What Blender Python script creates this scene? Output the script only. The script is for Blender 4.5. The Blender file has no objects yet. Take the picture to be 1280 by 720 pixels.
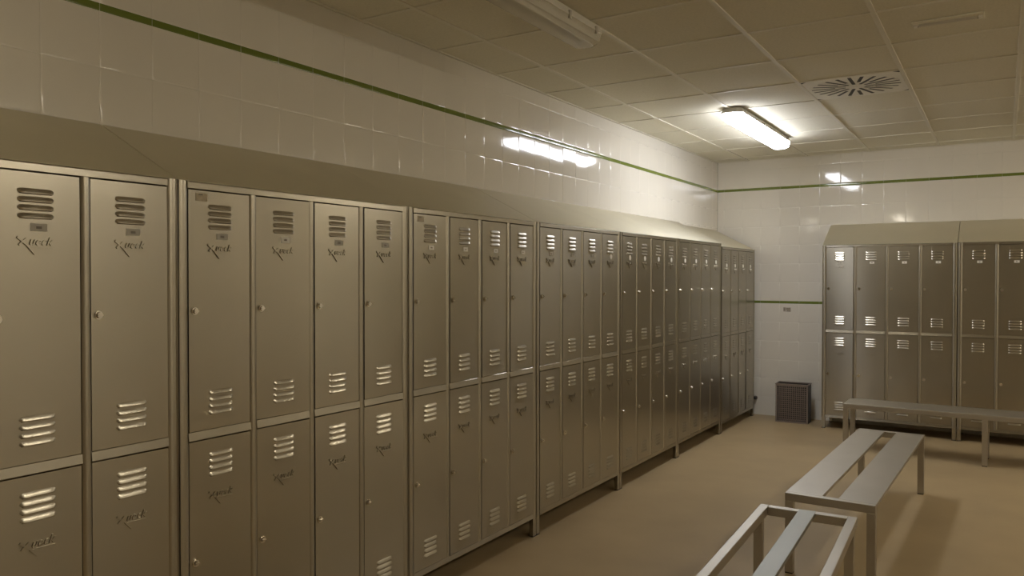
import bpy, math, random
from mathutils import Vector, Matrix

random.seed(7)
S = bpy.context.scene
COL = S.collection

# ------------------------------------------------------------------ camera
F_PX = 976.36
CAM = Vector((2.2546, -1.5512, 1.4872))
YAW, PITCH, ROLL = 0.5617, -0.0146, 0.0007
fw = Vector((-math.sin(YAW) * math.cos(PITCH), math.cos(YAW) * math.cos(PITCH), math.sin(PITCH)))
rt = Vector((math.cos(YAW), math.sin(YAW), 0.0))
up = rt.cross(fw)
r2 = rt * math.cos(ROLL) + up * math.sin(ROLL)
u2 = -rt * math.sin(ROLL) + up * math.cos(ROLL)
cd = bpy.data.cameras.new('camera')
cam = bpy.data.objects.new('camera', cd)
COL.objects.link(cam)
m3 = Matrix((r2, u2, -fw)).transposed()
cam.matrix_world = Matrix.Translation(CAM) @ m3.to_4x4()
cd.sensor_width = 36.0
cd.lens = F_PX * 36.0 / 1280.0
cd.clip_start = 0.05
S.camera = cam

# ------------------------------------------------------------------ exposure, world
S.view_settings.view_transform = 'Standard'
S.view_settings.look = 'None'
S.view_settings.exposure = 0.14
S.view_settings.gamma = 1.0
S.view_settings.use_curve_mapping = False
wd = bpy.data.worlds.new('world')
S.world = wd
wd.use_nodes = True
wd.node_tree.nodes['Background'].inputs[0].default_value = (0.9, 0.78, 0.58, 1)
wd.node_tree.nodes['Background'].inputs[1].default_value = 0.02

LAMP_STRENGTH = 27.5           # the lit fluorescent lamp over the left lockers
LAMP_COLOR = (0.91, 0.93, 1.0)
FILL_STRENGTH = 24.0           # warm fill from unseen lamps; the two on the right are added
FILL_COLOR = (1.0, 0.90, 0.73)

# ------------------------------------------------------------------ room numbers (metres)
XL, XR = -0.435, 4.9
YB, YF = -6.5, 7.003
ZC = 2.742
ZTOP = 1.800
GRID_X0, GRID_Y0, GRID = -0.093, 3.129, 0.604


# ------------------------------------------------------------------ materials
def mat(name, color, rough=0.5, metal=0.0, spec=0.5, noise=None, bump=None, coat=0.0, aniso=0.0):
    m = bpy.data.materials.new(name)
    m.use_nodes = True
    nt = m.node_tree
    b = nt.nodes['Principled BSDF']
    b.inputs['Base Color'].default_value = (*color, 1)
    b.inputs['Roughness'].default_value = rough
    b.inputs['Metallic'].default_value = metal
    b.inputs['Specular IOR Level'].default_value = spec
    b.inputs['Coat Weight'].default_value = coat
    tc = nt.nodes.new('ShaderNodeTexCoord')
    if noise:
        sc, amt, stretch = noise
        mp = nt.nodes.new('ShaderNodeMapping')
        mp.inputs['Scale'].default_value = stretch
        nt.links.new(tc.outputs['Object'], mp.inputs['Vector'])
        n = nt.nodes.new('ShaderNodeTexNoise')
        n.inputs['Scale'].default_value = sc
        n.inputs['Detail'].default_value = 5
        nt.links.new(mp.outputs[0], n.inputs['Vector'])
        rmp = nt.nodes.new('ShaderNodeMapRange')
        rmp.inputs['From Min'].default_value = 0.3
        rmp.inputs['From Max'].default_value = 0.7
        rmp.inputs['To Min'].default_value = 1 - amt
        rmp.inputs['To Max'].default_value = 1 + amt
        nt.links.new(n.outputs['Fac'], rmp.inputs['Value'])
        mul = nt.nodes.new('ShaderNodeVectorMath')
        mul.operation = 'SCALE'
        mul.inputs[0].default_value = color
        nt.links.new(rmp.outputs[0], mul.inputs['Scale'])
        nt.links.new(mul.outputs[0], b.inputs['Base Color'])
    if bump:
        sc, st, dist, stretch = bump
        mp2 = nt.nodes.new('ShaderNodeMapping')
        mp2.inputs['Scale'].default_value = stretch
        nt.links.new(tc.outputs['Object'], mp2.inputs['Vector'])
        n2 = nt.nodes.new('ShaderNodeTexNoise')
        n2.inputs['Scale'].default_value = sc
        n2.inputs['Detail'].default_value = 3
        nt.links.new(mp2.outputs[0], n2.inputs['Vector'])
        bp = nt.nodes.new('ShaderNodeBump')
        bp.inputs['Strength'].default_value = st
        bp.inputs['Distance'].default_value = dist
        nt.links.new(n2.outputs['Fac'], bp.inputs['Height'])
        nt.links.new(bp.outputs[0], b.inputs['Normal'])
    if aniso:
        # brushed sheet: a broad lobe across the grain under a sharper one
        a = nt.nodes.new('ShaderNodeBsdfAnisotropic')
        a.inputs['Roughness'].default_value = aniso
        a.inputs['Anisotropy'].default_value = 0.6
        a.inputs['Rotation'].default_value = 0.0
        tn = nt.nodes.new('ShaderNodeTangent')
        tn.direction_type = 'RADIAL'
        tn.axis = 'Z'
        nt.links.new(tn.outputs[0], a.inputs['Tangent'])
        for src in b.inputs['Base Color'].links:
            nt.links.new(src.from_socket, a.inputs['Color'])
        for src in b.inputs['Normal'].links:
            nt.links.new(src.from_socket, a.inputs['Normal'])
        mx = nt.nodes.new('ShaderNodeMixShader')
        mx.inputs[0].default_value = 0.33
        nt.links.new(b.outputs[0], mx.inputs[1])
        nt.links.new(a.outputs[0], mx.inputs[2])
        nt.links.new(mx.outputs[0], nt.nodes['Material Output'].inputs['Surface'])
    return m


def emat(name, color, strength):
    m = bpy.data.materials.new(name)
    m.use_nodes = True
    nt = m.node_tree
    b = nt.nodes['Principled BSDF']
    b.inputs['Base Color'].default_value = (0.9, 0.9, 0.9, 1)
    b.inputs['Emission Color'].default_value = (*color, 1)
    b.inputs['Emission Strength'].default_value = strength
    return m


M = {}
M['tile'] = mat('white_glazed_tile', (0.72, 0.68, 0.595), 0.07, noise=(1.3, 0.03, (1, 1, 1)))
M['grout'] = mat('grout', (0.70, 0.67, 0.60), 0.6)
M['green'] = mat('green_glazed_tile', (0.15, 0.19, 0.035), 0.1)
M['floor'] = mat('beige_resin_floor', (0.365, 0.275, 0.155), 0.42, spec=0.35, noise=(2.2, 0.07, (1, 1, 1)), bump=(60, 0.08, 0.002, (1, 1, 1)))
M['ceil'] = mat('mineral_ceiling_panel', (0.68, 0.645, 0.53), 0.9, spec=0.2, noise=(90, 0.05, (1, 1, 1)))
M['tbar'] = mat('painted_ceiling_grid', (0.68, 0.645, 0.54), 0.55)
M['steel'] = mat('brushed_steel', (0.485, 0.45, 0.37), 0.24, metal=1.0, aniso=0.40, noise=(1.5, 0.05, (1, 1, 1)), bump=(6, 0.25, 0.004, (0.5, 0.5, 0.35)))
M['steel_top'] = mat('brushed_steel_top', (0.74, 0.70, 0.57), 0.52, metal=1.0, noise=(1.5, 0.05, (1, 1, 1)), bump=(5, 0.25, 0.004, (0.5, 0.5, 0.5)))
M['bench'] = mat('matt_brushed_steel', (0.47, 0.44, 0.385), 0.42, metal=1.0, noise=(3, 0.05, (1, 1, 1)), bump=(300, 0.05, 0.001, (1, 0.05, 1)))
M['plank'] = mat('grey_brushed_plank', (0.33, 0.33, 0.30), 0.5, metal=1.0, noise=(3, 0.05, (1, 1, 1)))
M['chrome'] = mat('polished_lock', (0.75, 0.72, 0.66), 0.15, metal=1.0, noise=(30, 0.05, (1, 1, 1)))
M['black'] = mat('black_plastic_and_shade', (0.02, 0.018, 0.018), 0.5, noise=(30, 0.1, (1, 1, 1)))
M['crate'] = mat('dark_brown_plastic', (0.20, 0.16, 0.135), 0.45, noise=(20, 0.1, (1, 1, 1)))
M['paper'] = mat('white_sticker', (0.72, 0.70, 0.64), 0.5, noise=(60, 0.04, (1, 1, 1)))
M['greytag'] = mat('worn_grey_tag', (0.42, 0.40, 0.34), 0.5, noise=(60, 0.06, (1, 1, 1)))
M['worn'] = mat('worn_sticker', (0.42, 0.36, 0.25), 0.5, noise=(80, 0.2, (1, 1, 1)))
M['ink'] = mat('dark_print', (0.16, 0.14, 0.115), 0.6, noise=(60, 0.1, (1, 1, 1)))
M['white'] = mat('white_enamel', (0.72, 0.69, 0.61), 0.35, noise=(20, 0.03, (1, 1, 1)))
M['lampgrey'] = mat('grey_lamp_housing', (0.50, 0.47, 0.40), 0.4, noise=(20, 0.03, (1, 1, 1)))
M['mark'] = mat('grey_wall_mark', (0.26, 0.22, 0.17), 0.6, noise=(60, 0.15, (1, 1, 1)))
M['plate'] = mat('wall_label_plate', (0.50, 0.45, 0.37), 0.5, noise=(60, 0.1, (1, 1, 1)))
M['lit'] = emat('lit_diffuser', LAMP_COLOR, LAMP_STRENGTH)
M['litfill'] = emat('lit_fill_diffuser', FILL_COLOR, FILL_STRENGTH)
cm = bpy.data.materials.new('clear_ribbed_diffuser')
cm.use_nodes = True
nt = cm.node_tree
b = nt.nodes['Principled BSDF']
b.inputs['Base Color'].default_value = (0.80, 0.77, 0.66, 1)
b.inputs['Roughness'].default_value = 0.12
b.inputs['Alpha'].default_value = 0.42
M['clear'] = cm


# ------------------------------------------------------------------ mesh helpers
class MB:
    def __init__(self):
        self.v, self.f, self.mi = [], [], []

    def add(self, vs, fs, mi=0):
        o = len(self.v)
        self.v += [tuple(p) for p in vs]
        self.f += [tuple(i + o for i in q) for q in fs]
        self.mi += [mi] * len(fs)

    def box(self, x0, x1, y0, y1, z0, z1, mi=0):
        self.add([(x0, y0, z0), (x1, y0, z0), (x1, y1, z0), (x0, y1, z0),
                  (x0, y0, z1), (x1, y0, z1), (x1, y1, z1), (x0, y1, z1)],
                 [(0, 3, 2, 1), (4, 5, 6, 7), (0, 1, 5, 4), (1, 2, 6, 5), (2, 3, 7, 6), (3, 0, 4, 7)], mi)

    def prism(self, poly, axis, a, bb, mi=0):
        """polygon (2D list) extruded along an axis ('x','y','z') from a to bb"""
        def P(p, t):
            if axis == 'x':
                return (t, p[0], p[1])
            if axis == 'y':
                return (p[0], t, p[1])
            return (p[0], p[1], t)
        n = len(poly)
        vs = [P(p, a) for p in poly] + [P(p, bb) for p in poly]
        fs = [tuple(range(n))[::-1], tuple(range(n, 2 * n))]
        fs += [(i, (i + 1) % n, n + (i + 1) % n, n + i) for i in range(n)]
        self.add(vs, fs, mi)

    def bar2(self, p, q, w, y0, y1, mi=0):
        """flat stroke in the x-z plane from p to q, width w, between y0 and y1"""
        p, q = Vector(p), Vector(q)
        d = (q - p).normalized()
        n = Vector((-d[1], d[0])) * w / 2
        poly = [p - n, q - n, q + n, p + n]
        self.prism([(a[0], a[1]) for a in poly], 'y', y0, y1, mi)

    def cyl(self, c, r, axis, a, bb, n=20, mi=0, r1=None):
        r1 = r if r1 is None else r1
        vs = []
        for t, rr in ((a, r), (bb, r1)):
            for i in range(n):
                an = 2 * math.pi * i / n
                x, y = c[0] + rr * math.cos(an), c[1] + rr * math.sin(an)
                vs.append({'x': (t, x, y), 'y': (x, t, y), 'z': (x, y, t)}[axis])
        fs = [tuple(range(n))[::-1], tuple(range(n, 2 * n))]
        fs += [(i, (i + 1) % n, n + (i + 1) % n, n + i) for i in range(n)]
        self.add(vs, fs, mi)

    def mesh(self, name, mats, smooth=False):
        me = bpy.data.meshes.new(name)
        me.from_pydata(self.v, [], self.f)
        for m in (mats if isinstance(mats, (list, tuple)) else [mats]):
            me.materials.append(m)
        me.polygons.foreach_set('material_index', self.mi)
        if smooth:
            me.polygons.foreach_set('use_smooth', [True] * len(self.f))
        import bmesh
        bm = bmesh.new()
        bm.from_mesh(me)
        bmesh.ops.recalc_face_normals(bm, faces=bm.faces)
        bm.to_mesh(me)
        bm.free()
        me.update()
        return me

    def build(self, name, mats, parent=None, bevel=0, loc=None, smooth=False, seg=2):
        o = bpy.data.objects.new(name, self.mesh(name, mats, smooth))
        COL.objects.link(o)
        if parent:
            o.parent = parent
        if loc:
            o.location = loc
        if bevel:
            md = o.modifiers.new('bevel', 'BEVEL')
            md.width = bevel
            md.segments = seg
            md.limit_method = 'ANGLE'
        return o


def tag(o, label=None, cat=None, group=None, kind=None):
    if label:
        o['label'] = label
    if cat:
        o['category'] = cat
    if group:
        o['group'] = group
    if kind:
        o['kind'] = kind
    return o


def empty(name, loc, rz=0.0):
    o = bpy.data.objects.new(name, None)
    COL.objects.link(o)
    o.location = loc
    o.rotation_euler = (0, 0, rz)
    o.empty_display_size = 0.1
    return o


def link_obj(name, me, parent, loc=(0, 0, 0), rz=0.0):
    o = bpy.data.objects.new(name, me)
    COL.objects.link(o)
    o.parent = parent
    o.location = loc
    o.rotation_euler = (0, 0, rz)
    return o


# ------------------------------------------------------------------ structure
def rows():
    """tile rows: (z0, z1, green)"""
    out = []
    z = 0.0
    for i in range(6):
        out.append((z, z + 0.2005, False))
        z += 0.2005
    out.append((1.203, 1.231, True))
    p = (2.418 - 1.231) / 6
    for i in range(6):
        out.append((1.231 + p * i, 1.231 + p * (i + 1), False))
    out.append((2.418, 2.446, True))
    out.append((2.446, 2.646, False))
    out.append((2.646, ZC, False))
    return out


def tiled_wall(name, a0, a1, phase, place):
    """wall of single bevelled tiles; place(a, z, d) -> point, d = height over the grout"""
    mb = MB()
    n0 = math.floor((a0 - phase) / 0.2)
    n1 = math.ceil((a1 - phase) / 0.2)
    g, hgt = 0.0005, 0.0015
    NG = 4 if name in ('wall_left', 'wall_far') else 1
    for k in range(n0, n1):
        x0, x1 = max(a0, phase + k * 0.2), min(a1, phase + (k + 1) * 0.2)
        if x1 - x0 < 0.012:
            continue
        for z0, z1, green in rows():
            tx, tz = random.gauss(0, 0.0025), random.gauss(0, 0.003)
            vs = []
            for (aa, zz, dd) in ((x0 + g, z0 + g, 0), (x1 - g, z0 + g, 0), (x1 - g, z1 - g, 0), (x0 + g, z1 - g, 0)):
                vs.append(place(aa, zz, 0))
            for k2, (bb, h2) in enumerate(((0.0009, 0.45), (0.0026, 0.85), (0.0062, 1.0))):
                if k2 == 2:
                    ia, ib, ja, jb = x0 + g + bb, x1 - g - bb, z0 + g + bb, z1 - g - bb
                for (aa, zz) in ((x0 + g + bb, z0 + g + bb), (x1 - g - bb, z0 + g + bb), (x1 - g - bb, z1 - g - bb), (x0 + g + bb, z1 - g - bb)):
                    d = hgt * h2 + (aa - (x0 + x1) / 2) * tx + (zz - (z0 + z1) / 2) * tz
                    vs.append(place(aa, zz, d))
            fs = []
            for L in (0, 4, 8):
                fs += [(L + i, L + (i + 1) % 4, L + 4 + (i + 1) % 4, L + 4 + i) for i in range(4)]
            # slightly pillowed glazed face
            o0 = len(vs)
            for j in range(NG + 1):
                for i in range(NG + 1):
                    uu, ww = 2 * i / NG - 1, 2 * j / NG - 1
                    aa, zz = ia + (ib - ia) * i / NG, ja + (jb - ja) * j / NG
                    d = hgt + (aa - (x0 + x1) / 2) * tx + (zz - (z0 + z1) / 2) * tz + 0.00022 * (1 - uu * uu) * (1 - ww * ww)
                    vs.append(place(aa, zz, d))
            for j in range(NG):
                for i in range(NG):
                    q = o0 + j * (NG + 1) + i
                    fs.append((q, q + 1, q + NG + 2, q + NG + 1))
            mb.add(vs, fs, 1 if green else 0)
    # grout bed and wall thickness
    P = place
    mb.add([P(a0, 0, 0), P(a1, 0, 0), P(a1, ZC, 0), P(a0, ZC, 0),
            P(a0, 0, -0.1), P(a1, 0, -0.1), P(a1, ZC, -0.1), P(a0, ZC, -0.1)],
           [(0, 1, 2, 3), (4, 5, 6, 7), (0, 1, 5, 4), (1, 2, 6, 5), (2, 3, 7, 6), (3, 0, 4, 7)], 2)
    o = mb.build(name, [M['tile'], M['green'], M['grout']], smooth=True)
    o.data.polygons.foreach_set('use_smooth', [p.material_index != 2 for p in o.data.polygons])
    wn = o.modifiers.new('weighted', 'WEIGHTED_NORMAL')
    wn.mode = 'FACE_AREA'
    wn.weight = 80
    return tag(o, kind='structure')


TH = 0.0015
tiled_wall('wall_left', YB, YF, 0.008, lambda a, z, d: (XL - TH + d, a, z))
tiled_wall('wall_far', XL, XR, 0.037, lambda a, z, d: (a, YF + TH - d, z))
tiled_wall('wall_right', YB, YF, 0.008, lambda a, z, d: (XR + TH - d, a, z))
tiled_wall('wall_back', XL, XR, 0.037, lambda a, z, d: (a, YB - TH + d, z))

mb = MB()
mb.box(XL - 0.1, XR + 0.1, YB - 0.1, YF + 0.1, -0.1, 0.0)
tag(mb.build('floor', M['floor']), kind='structure')

# ceiling: a slab with a rebated panel in every grid cell, leaving out the one with the air diffuser
mb = MB()
mb.box(XL - 0.1, XR + 0.1, YB - 0.1, YF + 0.1, ZC + 0.10, ZC + 0.2)
kx0, kx1 = math.floor((XL - GRID_X0) / GRID), math.ceil((XR - GRID_X0) / GRID)
ky0, ky1 = math.floor((YB - GRID_Y0) / GRID), math.ceil((YF - GRID_Y0) / GRID)
for i in range(kx0, kx1):
    for j in range(ky0, ky1):
        if (i, j) == (2, 1):
            continue
        x0, x1 = max(XL, GRID_X0 + i * GRID), min(XR, GRID_X0 + (i + 1) * GRID)
        y0, y1 = max(YB, GRID_Y0 + j * GRID), min(YF, GRID_Y0 + (j + 1) * GRID)
        if x1 - x0 < 0.03 or y1 - y0 < 0.03:
            continue
        t = [random.uniform(-0.0012, 0.0012) for _ in range(4)]
        zt = ZC + 0.0045
        mb.add([(x0, y0, zt + t[0]), (x1, y0, zt + t[1]), (x1, y1, zt + t[2]), (x0, y1, zt + t[3]),
                (x0, y0, ZC + 0.02), (x1, y0, ZC + 0.02), (x1, y1, ZC + 0.02), (x0, y1, ZC + 0.02)],
               [(0, 3, 2, 1), (4, 5, 6, 7), (0, 1, 5, 4), (1, 2, 6, 5), (2, 3, 7, 6), (3, 0, 4, 7)])
tag(mb.build('ceiling', M['ceil']), kind='structure')
mb = MB()
for i in range(kx0, kx1 + 1):
    x = GRID_X0 + i * GRID
    if XL + 0.02 < x < XR - 0.02:
        mb.box(x - 0.012, x + 0.012, YB, YF, ZC - 0.001, ZC + 0.012)
for j in range(ky0, ky1 + 1):
    y = GRID_Y0 + j * GRID
    if YB + 0.02 < y < YF - 0.02:
        for i in range(kx0, kx1 + 1):
            x0 = max(XL, GRID_X0 + i * GRID + 0.012)
            x1 = min(XR, GRID_X0 + (i + 1) * GRID - 0.012)
            if x1 > x0:
                mb.box(x0, x1, y - 0.012, y + 0.012, ZC, ZC + 0.012)
for (x0, x1, y0, y1) in ((XL, XL + 0.018, YB, YF), (XR - 0.018, XR, YB, YF), (XL, XR, YF - 0.018, YF), (XL, XR, YB, YB + 0.018)):
    mb.box(x0, x1, y0, y1, ZC - 0.001, ZC + 0.012)
tag(mb.build('trim_1', M['tbar'], bevel=0.001, seg=1), kind='structure')


# ------------------------------------------------------------------ lockers
ZB, ZM0, ZM1, ZD1 = 0.109, 0.943, 0.972, 1.776
ST, GP = 0.034, 0.027          # outer stile, inner stile
DOOR_T = 0.016
VENT_W, VENT_P = 0.097, 0.0225


def vent_mesh():
    mb = MB()
    h, P, n = 0.0078, 0.0066, 13
    prof = [(1.0, -0.0), (0.82, 0.10), (-0.62, 1.0), (-0.84, 1.0), (-0.98, 0.80), (-0.86, -0.05)]
    for k in range(4):
        zc = (1.5 - k) * VENT_P
        vs, fs = [], []
        for i in range(n):
            s = -1 + 2 * i / (n - 1)
            s = math.copysign(abs(s) ** 0.6, s)
            e = math.sqrt(max(0.0, 1 - abs(s) ** 7))
            for (zz, pp) in prof:
                vs.append((s * VENT_W / 2, -pp * P * e + 0.0004, zc + zz * h * (0.35 + 0.65 * e)))
        m = len(prof)
        for i in range(n - 1):
            for j in range(m - 1):
                a = i * m + j
                fs.append((a, a + m, a + m + 1, a + 1))
        mb.add(vs, fs, 0)
        # the dark slot the hood opens to
        mb.box(-VENT_W / 2 + 0.006, VENT_W / 2 - 0.006, -0.0004, 0.0006, zc - h * 1.05, zc - h * 0.55, 1)
    me = mb.mesh('vent', [M['steel'], M['black']], smooth=True)
    return me


def text_verts(txt, size, shear, depth):
    cu = bpy.data.curves.new('tmp', 'FONT')
    cu.body = txt
    cu.size = size
    cu.shear = shear
    cu.extrude = depth / 2
    cu.offset = 0.0004
    cu.resolution_u = 3
    o = bpy.data.objects.new('tmp', cu)
    COL.objects.link(o)
    bpy.context.view_layer.update()
    dg = bpy.context.evaluated_depsgraph_get()
    me = bpy.data.meshes.new_from_object(o.evaluated_get(dg))
    vs = [tuple(v.co) for v in me.vertices]
    fs = [tuple(p.vertices) for p in me.polygons]
    bpy.data.objects.remove(o)
    bpy.data.curves.remove(cu)
    bpy.data.meshes.remove(me)
    return vs, fs


def emblem_mesh():
    """the maker's mark pressed into every door: a long-tailed X, slanted letters and an underline"""
    mb = MB()
    y0, y1 = -0.0036, 0.0004
    mb.bar2((-0.050, 0.014), (-0.026, -0.006), 0.0055, y0, y1)
    mb.bar2((-0.026, -0.006), (-0.004, -0.032), 0.0050, y0, y1)
    mb.bar2((-0.026, 0.010), (-0.046, -0.008), 0.0048, y0, y1)
    mb.bar2((-0.024, -0.0125), (0.044, -0.0135), 0.0036, y0, y1)
    vs, fs = text_verts('ueck', 0.033, 0.35, 0.0038)
    vs = [(-0.021 + v[0], -0.0015 + v[2], -0.0070 + v[1]) for v in vs]
    mb.add(vs, fs)
    return mb.mesh('emblem', M['steel'])


def lock_mesh():
    mb = MB()
    mb.cyl((0, 0), 0.0125, 'y', 0.0005, -0.004, 20)
    mb.cyl((0, 0), 0.0095, 'y', -0.004, -0.011, 20, r1=0.0085)
    mb.box(-0.0075, 0.0075, -0.0145, -0.0105, -0.0018, 0.0018)
    return mb.mesh('lock', M['chrome'])


def tag_mesh(kind):
    mb = MB()
    if kind == 'white':
        mb.box(-0.020, 0.020, -0.0014, 0.0004, -0.0105, 0.0105, 0)
        mb.box(-0.007, 0.006, -0.0018, -0.0012, -0.0035, 0.003, 1)
    elif kind == 'dot':
        mb.cyl((0, 0), 0.018, 'y', 0.0004, -0.0014, 20)
    else:
        mb.box(-0.022, 0.022, -0.0012, 0.0004, -0.0105, 0.0105, 2)
        mb.box(-0.008, 0.007, -0.0018, -0.0010, -0.004, 0.003, 1)
    return mb.mesh('number_tag', [M['paper'], M['ink'], M['greytag']])


VENT, EMBLEM, LOCK = vent_mesh(), emblem_mesh(), lock_mesh()
TAGS = {k: tag_mesh(k) for k in ('white', 'dot', 'grey')}
STK = MB()
STK.box(-0.022, 0.022, -0.0012, 0.0004, -0.013, 0.013, 0)
STK.box(-0.012, 0.004, -0.0016, -0.001, 0.006, 0.0105, 1)
STICKER = STK.mesh('sticker', [M['worn'], M['ink']])

D = 0.430     # depth of a unit
DOOR_MESHES = {}


def door_mesh(w, h):
    """sheet door with rolled edges; origin on the middle of its front, bottom edge"""
    key = (round(w, 4), round(h, 4))
    if key in DOOR_MESHES:
        return DOOR_MESHES[key]
    mb = MB()
    nx, nz = 6, 10
    bow = 0.0004
    vs, fs = [], []
    for j in range(nz + 1):
        for i in range(nx + 1):
            x, z = -w / 2 + w * i / nx, h * j / nz
            vs.append((x, -bow * (1 - (2 * x / w) ** 2) * (1 - (2 * z / h - 1) ** 4), z))
    for j in range(nz):
        for i in range(nx):
            a = j * (nx + 1) + i
            fs.append((a, a + 1, a + nx + 2, a + nx + 1))
    ring = [i for i in range(nx + 1)] + [(j * (nx + 1) + nx) for j in range(1, nz + 1)] + \
           [nz * (nx + 1) + i for i in range(nx - 1, -1, -1)] + [j * (nx + 1) for j in range(nz - 1, 0, -1)]
    base = len(vs)
    n = len(ring)
    fv = [vs[i] for i in ring]
    vs += fv
    vs += [(p[0], DOOR_T, p[2]) for p in fv]
    for k in range(n):
        fs.append((base + k, base + (k + 1) % n, base + n + (k + 1) % n, base + n + k))
    fs.append(tuple(base + n + k for k in range(n)))
    mb.add(vs, fs)
    me = mb.mesh('door', M['steel'], smooth=False)

    me.polygons.foreach_set('use_smooth', [len(p.vertices) == 4 and abs(p.normal.y) > 0.9 for p in me.polygons])
    DOOR_MESHES[key] = me
    return me


def locker_unit(loc, rz, W, label, group, dz=0.0, tilts=None, tagk='grey', sticker=False, top_ext=0.0, low_tags=False, top_z=ZTOP, legs=(1, 1)):
    """four columns of two doors on legs under a sloping top; local x along the front, y into the unit"""
    u = empty('locker_unit', (loc[0], loc[1], 0), rz)
    tag(u, label, 'lockers', group)
    z0, z1 = ZB + dz, top_z + dz
    dm0, dm1, dt = ZM0 + dz, ZM1 + dz, ZD1 + dz
    db = z0 + 0.026
    mb = MB()
    # carcass
    mb.box(0, 0.0015, 0, D, z0, z1)
    mb.box(W - 0.0015, W, 0, D, z0, z1)
    mb.box(0.0015, W - 0.0015, D - 0.0015, D, z0, z1)
    mb.box(0.0015, W - 0.0015, 0.02, D - 0.002, z0, z0 + 0.0015)
    mb.box(0.0015, W - 0.0015, 0.02, D - 0.002, z1 - 0.003, z1 - 0.0015)
    mb.box(0.0015, W - 0.0015, 0.02, D - 0.002, dm0 + 0.01, dm0 + 0.0115)
    u_body = mb.build('carcass', M['steel'], u)
    # front frame: stiles and rails
    mb = MB()
    dw = (W - 2 * ST - 3 * GP) / 4
    xs = [ST + k * (dw + GP) for k in range(4)]
    def stile(a, c, e0, e1, y0, za, zb):
        n = 8
        pts = [(a + (c - a) * i / n, y0 + (e0 if i < n / 2 else e1) * abs(2 * i / n - 1) ** 2.2) for i in range(n + 1)]
        mb.prism(pts + [(c, 0.02), (a, 0.02)], 'z', za, zb)
    stile(0, ST, 0.0035, 0.0045, 0.0, z0, z1)
    stile(W - ST, W, 0.0045, 0.0035, 0.0, z0, z1)
    for k in range(3):
        stile(xs[k] + dw, xs[k] + dw + GP, 0.0045, 0.0045, 0.0, db, dt)
        mb.box(xs[k] + dw + GP / 2 - 0.0007, xs[k] + dw + GP / 2 + 0.0007, 0.02, D - 0.003, z0 + 0.002, z1 - 0.004)
    mb.prism([(0.0025, z1), (0.0, z1 - 0.004), (0.0, dt + 0.001), (0.001, dt), (0.02, dt), (0.02, z1)], 'x', ST, W - ST)
    mb.prism([(0.0030, db), (0.0, z0 + 0.002), (0.001, z0), (0.02, z0), (0.02, db)], 'x', ST, W - ST)
    for k in range(4):
        mb.prism([(0.0045, dm1), (0.0036, dm1 - 0.001), (0.0, dm0 + 0.002), (0.001, dm0), (0.02, dm0), (0.02, dm1)], 'x', xs[k], xs[k] + dw)
    mb.build('frame', M['steel'], u)
    # sloping top
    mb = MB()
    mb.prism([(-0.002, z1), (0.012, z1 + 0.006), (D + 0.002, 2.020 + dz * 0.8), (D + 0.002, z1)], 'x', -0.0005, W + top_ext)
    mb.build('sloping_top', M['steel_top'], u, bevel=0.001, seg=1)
    # legs
    for (lx0, lx1, which) in ((0.0, 0.033, 0), (W - 0.033, W, 1)):
        for (ly0, ly1) in ((0.003, 0.029), (D - 0.030, D - 0.004)):
            lb = MB()
            lb.box(lx0, lx1, ly0, ly1, 0.006, z0)
            lb.box(lx0 - 0.0006, lx1 + 0.0006, ly0 - 0.001, ly1 + 0.001, 0.0, 0.008, 1)
            lb.build('leg', [M['steel'], M['black']], u, bevel=0.001, seg=1)
    # doors
    for k in range(4):
        for lev in (1, 0):
            a, c = (dm1, dt) if lev else (db, dm0)
            h = c - a - 0.0055
            w = dw - 0.0055
            tl = random.gauss(0, 0.009)
            if tilts and (k, lev) in tilts:
                tl = tilts[(k, lev)]
            d = link_obj('door', door_mesh(w, h), u, (xs[k] + dw / 2, 0.0032, a + 0.0015), tl)
            f = -0.0010
            link_obj('vent', VENT, d, (0.0, f, h - 0.085))
            link_obj('vent', VENT, d, (0.0, f, 0.090))
            link_obj('lock', LOCK, d, (-w / 2 + 0.021, -0.0002, h * 0.5))
            link_obj('emblem', EMBLEM, d, (0.0, f, h - 0.192))
            if lev or low_tags:
                tk = tagk[k] if isinstance(tagk, (list, tuple)) else tagk
                if tk:
                    link_obj('number_tag', TAGS[tk], d, (0.008, f, h - 0.150))
            if sticker and lev and k == 0:
                link_obj('sticker', STICKER, d, (-w / 2 + 0.050, -0.0004, h - 0.022))
    return u


BND = [-1.139, 0.010, 1.163, 2.300, 3.449, 4.588, 5.736, 6.905]
info = [
    ('steel locker unit nearest the camera, cut off by the left edge', ['grey', 'grey', 'grey', 'grey'], False),
    ('second locker unit from the left, first door with a worn sticker in its top corner', ['grey', 'white', 'grey', 'grey'], True),
    ('third locker unit from the left, just before the seam in the sloping tops', ['white', 'white', 'white', 'white'], True),
    ('fourth steel locker unit along the long wall, just beyond the seam in the sloping tops', ['grey', 'grey', 'grey', 'dot'], False),
    ('fifth steel locker unit along the long wall, below the brightly lit stretch of tiles', ['dot', 'dot', 'dot', 'dot'], False),
    ('sixth steel locker unit along the long wall, second from the far corner', ['dot', 'dot', 'dot', 'dot'], False),
    ('last steel locker unit in the far corner, standing slightly lower than its neighbours', ['dot', 'dot', 'dot', 'dot'], False),
]
TL = [
    {(2, 1): 0.006, (2, 0): 0.006, (3, 1): -0.020, (3, 0): -0.024},
    {(0, 1): 0.004, (0, 0): -0.010, (1, 1): -0.040, (1, 0): -0.030, (2, 1): 0.006, (2, 0): 0.004, (3, 1): 0.012, (3, 0): -0.016},
    {(0, 1): 0.0, (0, 0): -0.012, (1, 1): 0.014, (2, 1): 0.020, (3, 1): 0.014},
    {}, {}, {}, {}]
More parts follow.
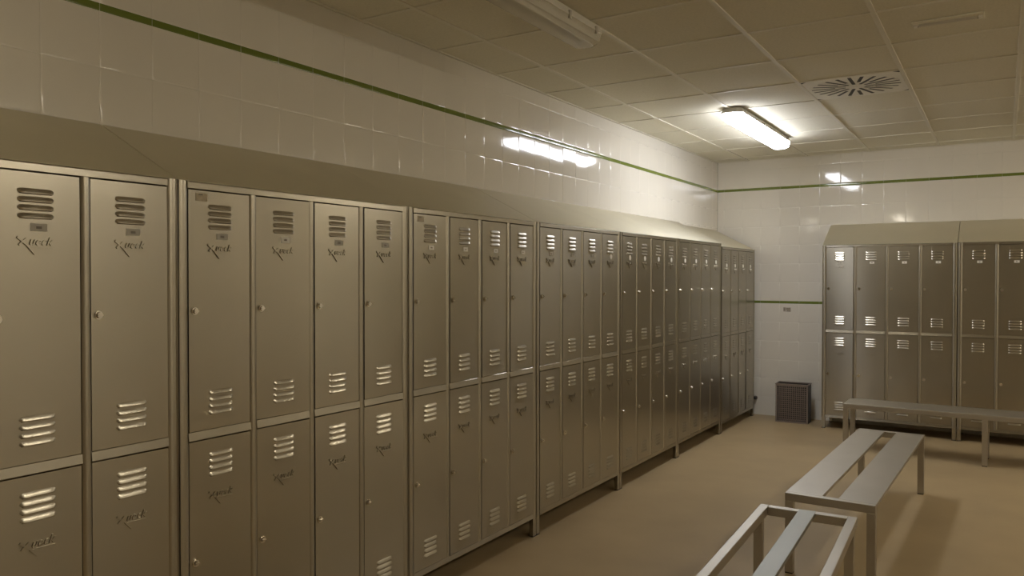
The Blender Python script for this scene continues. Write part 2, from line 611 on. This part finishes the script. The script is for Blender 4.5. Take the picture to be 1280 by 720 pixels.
for i in range(7):
    y0, y1 = BND[i], BND[i + 1]
    lab, tk, stk = info[i]
    last = (i == 6)
    locker_unit((0.0, y0 + 0.002 + (0.012 if last else 0)), math.pi / 2, y1 - y0 - 0.005 - (0.012 if last else 0), lab,
                'steel lockers along the long tiled wall',
                dz=-0.026 if last else 0.0, tilts=TL[i], tagk=tk, sticker=stk,
                top_ext=0.0045 if i in (1, 3, 4) else -0.001)
RT = [{(0, 1): -0.047, (0, 0): -0.043, (1, 1): 0.006, (1, 0): 0.006, (2, 1): 0.006, (2, 0): 0.006, (3, 1): 0.004, (3, 0): 0.004}, {(0, 1): -0.006, (1, 1): -0.006, (0, 0): -0.006, (1, 0): -0.006}]
locker_unit((0.747, 6.568), 0.0, 1.153, 'far-wall locker unit beside the dark crate, its leftmost doors shining bright',
            'steel lockers on the far wall', tilts=RT[0], tagk=['grey', 'white', 'white', 'white'], top_z=1.797)
locker_unit((1.906, 6.566), 0.0, 1.153, 'dark far-wall locker unit cut off by the right edge of the photo',
            'steel lockers on the far wall', tilts=RT[1], tagk='white', top_z=1.799)

locker_unit((3.062, 6.566), 0.0, 1.153, 'added unseen locker unit on the far wall, outside the right edge of the photo',
            'steel lockers on the far wall', tagk='white', top_z=1.799)  # extra unit out of view, added to darken reflections in the left doors

# ------------------------------------------------------------------ benches
BH = 0.405


def bench(name, loc, rz, L, Wd, label, planks, leg_in, tube=0.04, mid_leg=False, plank_mat='bench', plank_over=False, long_rails=True):
    """bench along local y, origin at its near left corner on the floor"""
    bn = empty(name, loc, rz)
    tag(bn, label, 'bench', 'steel changing room benches')
    zt = BH
    fr = MB()
    zr = zt - tube
    if long_rails:
        for x in (0, Wd - tube):
            fr.box(x, x + tube, 0, L, zr, zt - (0.0 if plank_over else 0.003))
    if long_rails:
        for y in (0, L - tube) + (((L - tube) / 2,) if mid_leg else ()):
            fr.box(tube, Wd - tube, y, y + tube, zr, zt - (0.0 if plank_over or y in (0, L - tube) else 0.004))
        fr.build('frame', M['bench'], bn, bevel=0.0025)
    else:
        for y in (0, L - tube):
            er = MB()
            er.box(0, Wd, y, y + tube, zr, zt)
            er.build('end_rail', M['bench'], bn, bevel=0.0025)
    ys = [leg_in, L - tube - leg_in] + ([(L - tube) / 2] if mid_leg else [])
    for y in ys:
        for x in (0, Wd - tube):
            lg = MB()
            lg.box(x + 0.0005, x + tube - 0.0005, y, y + tube, 0.006, zr + 0.0005)
            lo = lg.build('leg', M['bench'], bn, bevel=0.002)
            ft = MB()
            ft.box(x + 0.002, x + tube - 0.002, y + 0.002, y + tube - 0.002, 0.0, 0.0065)
            ft.build('foot', M['black'], lo)
    for (x0, x1, y0, y1) in planks:
        pb = MB()
        pb.box(x0, x1, y0, y1, zt - 0.016, zt + 0.001)
        pb.build('plank', M[plank_mat], bn, bevel=0.002)
    return bn


a = math.atan2(0.054, 2.0)
bench('bench', (1.334, 2.484, 0), -a, 2.005, 0.418,
      'steel bench with two wide planks and a gap between, in the middle of the floor',
      [(0.0, 0.172, 0.028, 1.977), (0.246, 0.418, 0.028, 1.977)], 0.0, long_rails=False)
a = math.atan2(0.036, 1.0)
bench('bench', (1.282 + 0.036 * 2.0, 2.225 - 2.0, 0), a, 2.0, 0.427,
      'open frame steel bench with one narrow centre plank, cut off at the bottom',
      [(0.176, 0.251, 0.004, 1.998)], 0.11, plank_mat='plank', plank_over=True)
bench('bench', (3.18, 5.558, 0), math.pi / 2 - 0.02, 2.08, 0.36,
      'steel bench standing crosswise in front of the lockers on the far wall',
      [(0.001, 0.359, 0.03, 2.05)], 0.0, mid_leg=True)

# ------------------------------------------------------------------ crate
cr = empty('plastic_crate', (0.282, 6.665, 0), math.radians(1.5))
tag(cr, 'tall dark plastic crate with open grid sides on the floor by the far wall', 'crate')
CW, CD, CH = 0.315, 0.19, 0.385


def grid_panel(mbx, w, h, place, nx, nz, rim_b=0.014, rim=0.016, bar=0.0065, t=0.004):
    """rim plus crossing bars; place(box) maps u,z ranges to a box"""
    place(0, rim, 0, h, t)
    place(w - rim, w, 0, h, t)
    place(rim, w - rim, 0, rim, t)
    place(rim, w - rim, h - rim_b, h, t)
    for i in range(1, nx):
        u = rim + (w - 2 * rim) * i / nx
        place(u - bar / 2, u + bar / 2, rim, h - rim_b, t * 0.8)
    for j in range(1, nz):
        z = rim + (h - rim - rim_b) * j / nz
        place(rim, w - rim, z - bar / 2, z + bar / 2, t * 0.7)


mb = MB()
grid_panel(mb, CW, CH, lambda a0, a1, z0, z1, t: mb.box(a0, a1, 0, t, z0, z1), 15, 17)
mb.build('front_grid', M['crate'], cr)
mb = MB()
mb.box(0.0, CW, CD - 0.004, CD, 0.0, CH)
mb.build('shaded_back_panel', M['black'], cr)  # near-black colour stands in for the shade inside the crate
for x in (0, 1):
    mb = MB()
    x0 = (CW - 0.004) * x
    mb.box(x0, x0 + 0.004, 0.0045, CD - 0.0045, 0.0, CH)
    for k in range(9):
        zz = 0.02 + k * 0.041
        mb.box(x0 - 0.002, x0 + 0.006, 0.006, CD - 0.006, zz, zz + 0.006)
    mb.build('shaded_side_panel', M['black'], cr)  # sides near-black too, interior shade put into their colour
mb = MB()
mb.box(0.004, CW - 0.004, 0.004, CD - 0.004, 0.001, 0.008)
mb.build('base', M['crate'], cr)
mb = MB()
for (x0, x1, y0, y1) in ((-0.004, CW + 0.004, -0.004, 0.008), (-0.004, CW + 0.004, CD - 0.008, CD + 0.004), (-0.004, 0.008, 0.008, CD - 0.008), (CW - 0.008, CW + 0.004, 0.008, CD - 0.008)):
    mb.box(x0, x1, y0, y1, CH, CH + 0.012)
mb.build('rim', M['crate'], cr, bevel=0.002)

# ------------------------------------------------------------------ lamps
LL = 1.58


def lamp_fixture(x, y0, label, lit):
    """surface fluorescent lamp along y from y0, centred on x, hung under the ceiling grid"""
    lf = empty('ceiling_lamp', (x, y0, ZC - 0.001))
    tag(lf, label, 'ceiling lamp')
    hw = 0.083
    mb = MB()

    def octa(w, yy0, yy1, c):
        return [(-w, yy0 + c), (-w + c, yy0), (w - c, yy0), (w, yy0 + c), (w, yy1 - c), (w - c, yy1), (-w + c, yy1), (-w, yy1 - c)]
    lo, hi = octa(hw, 0.0, LL, 0.035), octa(hw - 0.012, 0.012, LL - 0.012, 0.03)
    vs = [(p[0], p[1], -0.038) for p in lo] + [(p[0], p[1], 0.0) for p in hi]
    fs = [tuple(range(8)), tuple(range(8, 16))] + [(i, (i + 1) % 8, 8 + (i + 1) % 8, 8 + i) for i in range(8)]
    mb.add(vs, fs)
    mb.build('housing', M['lampgrey' if lit else 'white'], lf, bevel=0.002)
    mb = MB()
    t = octa(hw - 0.003, 0.003, LL - 0.003, 0.034)
    m_ = octa(hw - 0.012, 0.012, LL - 0.012, 0.032)
    bt = octa(hw - 0.032, 0.034, LL - 0.034, 0.026)
    vs = [(p[0], p[1], -0.0385) for p in t] + [(p[0], p[1], -0.080) for p in m_] + [(p[0], p[1], -0.096) for p in bt]
    fs = [tuple(range(16, 24))]
    for L in (0, 8):
        fs += [(L + i, L + (i + 1) % 8, L + 8 + (i + 1) % 8, L + 8 + i) for i in range(8)]
    if lit:
        fs.append(tuple(range(8)))
    mb.add(vs, fs)
    mb.build('diffuser', M[{1: 'lit', 2: 'litfill'}[lit]] if lit else M['clear'], lf)
    if not lit:
        mb = MB()
        mb.prism([(-0.055, -0.039), (-0.040, -0.060), (0.040, -0.060), (0.055, -0.039)], 'y', 0.05, LL - 0.05)
        mb.build('gear_tray', M['white'], lf, bevel=0.0015)
        for s in (-1, 1):
            mb = MB()
            mb.cyl((s * 0.030, -0.074), 0.0125, 'y', 0.085, LL - 0.085, 16)
            mb.build('tube', M['white'], lf, smooth=False)
            for yy in (0.06, LL - 0.085):
                mb = MB()
                mb.box(s * 0.030 - 0.014, s * 0.030 + 0.014, yy, yy + 0.025, -0.088, -0.060)
                mb.build('lamp_holder', M['lampgrey'], lf, bevel=0.002)
    for s in (-1, 1):
        for k in range(6):
            yy = 0.10 + k * (LL - 0.2) / 5
            mb = MB()
            x0 = s * (hw - 0.006)
            mb.box(min(x0, x0 + s * 0.010), max(x0, x0 + s * 0.010), yy - 0.009, yy + 0.009, -0.056, -0.018)
            mb.build('clip', M['lampgrey'], lf, bevel=0.001, seg=1)
    return lf


lamp_fixture(0.535, 4.215, 'lit white fluorescent lamp on the ceiling near the far end of the lockers', 1)
lamp_fixture(0.460, 0.47, 'unlit fluorescent lamp with a clear cover at the top edge of the photo', 0)
lamp_fixture(3.75, 0.49, 'added unseen fill lamp over the middle right of the room', 2)  # added out of view to fill the room with warm light
lamp_fixture(3.75, 4.20, 'added unseen fill lamp over the far right of the room', 2)  # added as well, brightens the right wall the left doors reflect
lamp_fixture(0.46, -3.23, 'lit fluorescent lamp behind the camera over the long wall', 2)

# ------------------------------------------------------------------ swirl air diffuser in the ceiling
gx, gy = GRID_X0 + 2 * GRID, GRID_Y0 + GRID
ad = empty('air_diffuser', (gx + GRID / 2, gy + GRID / 2, ZC))
tag(ad, 'square white ceiling air outlet with a ring of radial slots', 'air vent')
# plate with real slots: rings of sectors, leaving out the slots
hs = GRID / 2 - 0.013
mb = MB()
NS = 22


def zone(r0, r1, slotted, mbx):
    for i in range(NS):
        a0 = 2 * math.pi * i / NS
        a1 = 2 * math.pi * (i + 1) / NS
        am = (a0 + a1) / 2
        long_slot = slotted[i % 2]

        def pt(r, an, off, z):
            return (r * math.cos(an) - off * math.sin(an), r * math.sin(an) + off * math.cos(an), z)
        hwid = 0.0115
        if long_slot:
            for (e0, e1, s) in ((a0, am, -1), (am, a1, 1)):
                vs = []
                for z in (0.0, 0.001):
                    for r in (r0, r1):
                        vs.append((r * math.cos(e0 if s < 0 else e1), r * math.sin(e0 if s < 0 else e1), z))
                        vs.append(pt(r, am, s * hwid, z))
                mbx.add(vs, [(0, 1, 3, 2), (4, 5, 7, 6), (0, 1, 5, 4), (2, 3, 7, 6), (0, 2, 6, 4), (1, 3, 7, 5)])
        else:
            vs = []
            for z in (0.0, 0.001):
                vs += [(r * math.cos(an), r * math.sin(an), z) for r in (r0, r1) for an in (a0, a1)]
            mbx.add(vs, [(0, 1, 3, 2), (4, 5, 7, 6), (0, 1, 5, 4), (2, 3, 7, 6), (0, 2, 6, 4), (1, 3, 7, 5)])


zone(0.0, 0.062, (0, 0), mb)
zone(0.062, 0.125, (1, 0), mb)
zone(0.125, 0.235, (1, 1), mb)
zone(0.235, 0.270, (1, 1), mb)
# from the circle to the square edge
for i in range(NS * 2):
    a0, a1 = 2 * math.pi * i / (NS * 2), 2 * math.pi * (i + 1) / (NS * 2)

    def sq(an):
        c, s = math.cos(an), math.sin(an)
        k = hs / max(abs(c), abs(s))
        return (c * k, s * k)
    p0, p1 = sq(a0), sq(a1)
    r = 0.2695
    mb.add([(r * math.cos(a0), r * math.sin(a0), 0), (r * math.cos(a1), r * math.sin(a1), 0), (p1[0], p1[1], 0), (p0[0], p0[1], 0),
            (r * math.cos(a0), r * math.sin(a0), 0.001), (r * math.cos(a1), r * math.sin(a1), 0.001), (p1[0], p1[1], 0.001), (p0[0], p0[1], 0.001)],
           [(0, 1, 2, 3), (4, 5, 6, 7), (0, 1, 5, 4), (1, 2, 6, 5), (2, 3, 7, 6), (3, 0, 4, 7)])
mb.build('slotted_plate', M['white'], ad)
mb = MB()
mb.box(-hs, hs, -hs, hs, 0.0022, 0.06)
mb.build('plenum_box', M['black'], ad)
mb = MB()
mb.cyl((0, 0), 0.012, 'z', 0.0005, -0.003, 16)
mb.build('screw', M['white'], ad)

# ------------------------------------------------------------------ small flat ceiling light
em = empty('emergency_light', (2.012, 2.83, ZC))
tag(em, 'small flat white emergency light set in the ceiling near the top right corner', 'emergency light')
mb = MB()
mb.box(-0.155, 0.155, -0.052, 0.052, -0.004, 0.004)
mb.build('cover_plate', M['ceil'], em, bevel=0.002)
mb = MB()
mb.prism([(-0.020, -0.004), (-0.012, -0.011), (0.012, -0.011), (0.020, -0.004)], 'x', -0.125, 0.125)
mb.build('lens', M['lampgrey'], em, bevel=0.001, seg=1)
for s in (-1, 1):
    mb = MB()
    mb.box(s * 0.138 - 0.009, s * 0.138 + 0.009, -0.018, 0.018, -0.012, -0.003)
    mb.build('end_cap', M['white'], em, bevel=0.0015)
    mb = MB()
    mb.cyl((s * 0.128, 0.0), 0.004, 'z', -0.0115, -0.0125, 12)
    mb.build('screw', M['black'], em)

# ------------------------------------------------------------------ small things on the far wall
o = empty('wall_label', (0.317, YF, 1.141))
tag(o, 'small worn grey label on the tiled far wall below the green stripe', 'label')
mb = MB()
mb.box(-0.040, 0.038, -0.0022, 0.001, -0.024, 0.024)
mb.build('plate', M['plate'], o, bevel=0.001, seg=1)
mb = MB()
mb.box(-0.038, -0.018, -0.0032, -0.002, -0.016, 0.021)
mb.box(-0.010, 0.034, -0.0032, -0.002, -0.004, 0.016)
mb.box(-0.004, 0.034, -0.0032, -0.002, -0.021, -0.008)
mb.build('print', M['mark'], o)

o = empty('pipe_stub', (-0.008, YF, 0.178))
tag(o, 'short dark pipe stub sticking out of the tiled wall low beside the corner locker', 'pipe')
mb = MB()
mb.cyl((0, 0), 0.022, 'y', 0.001, -0.004, 18)
mb.build('flange', M['crate'], o)
mb = MB()
mb.cyl((0, 0), 0.013, 'y', -0.003, -0.045, 18)
mb.build('pipe', M['black'], o)
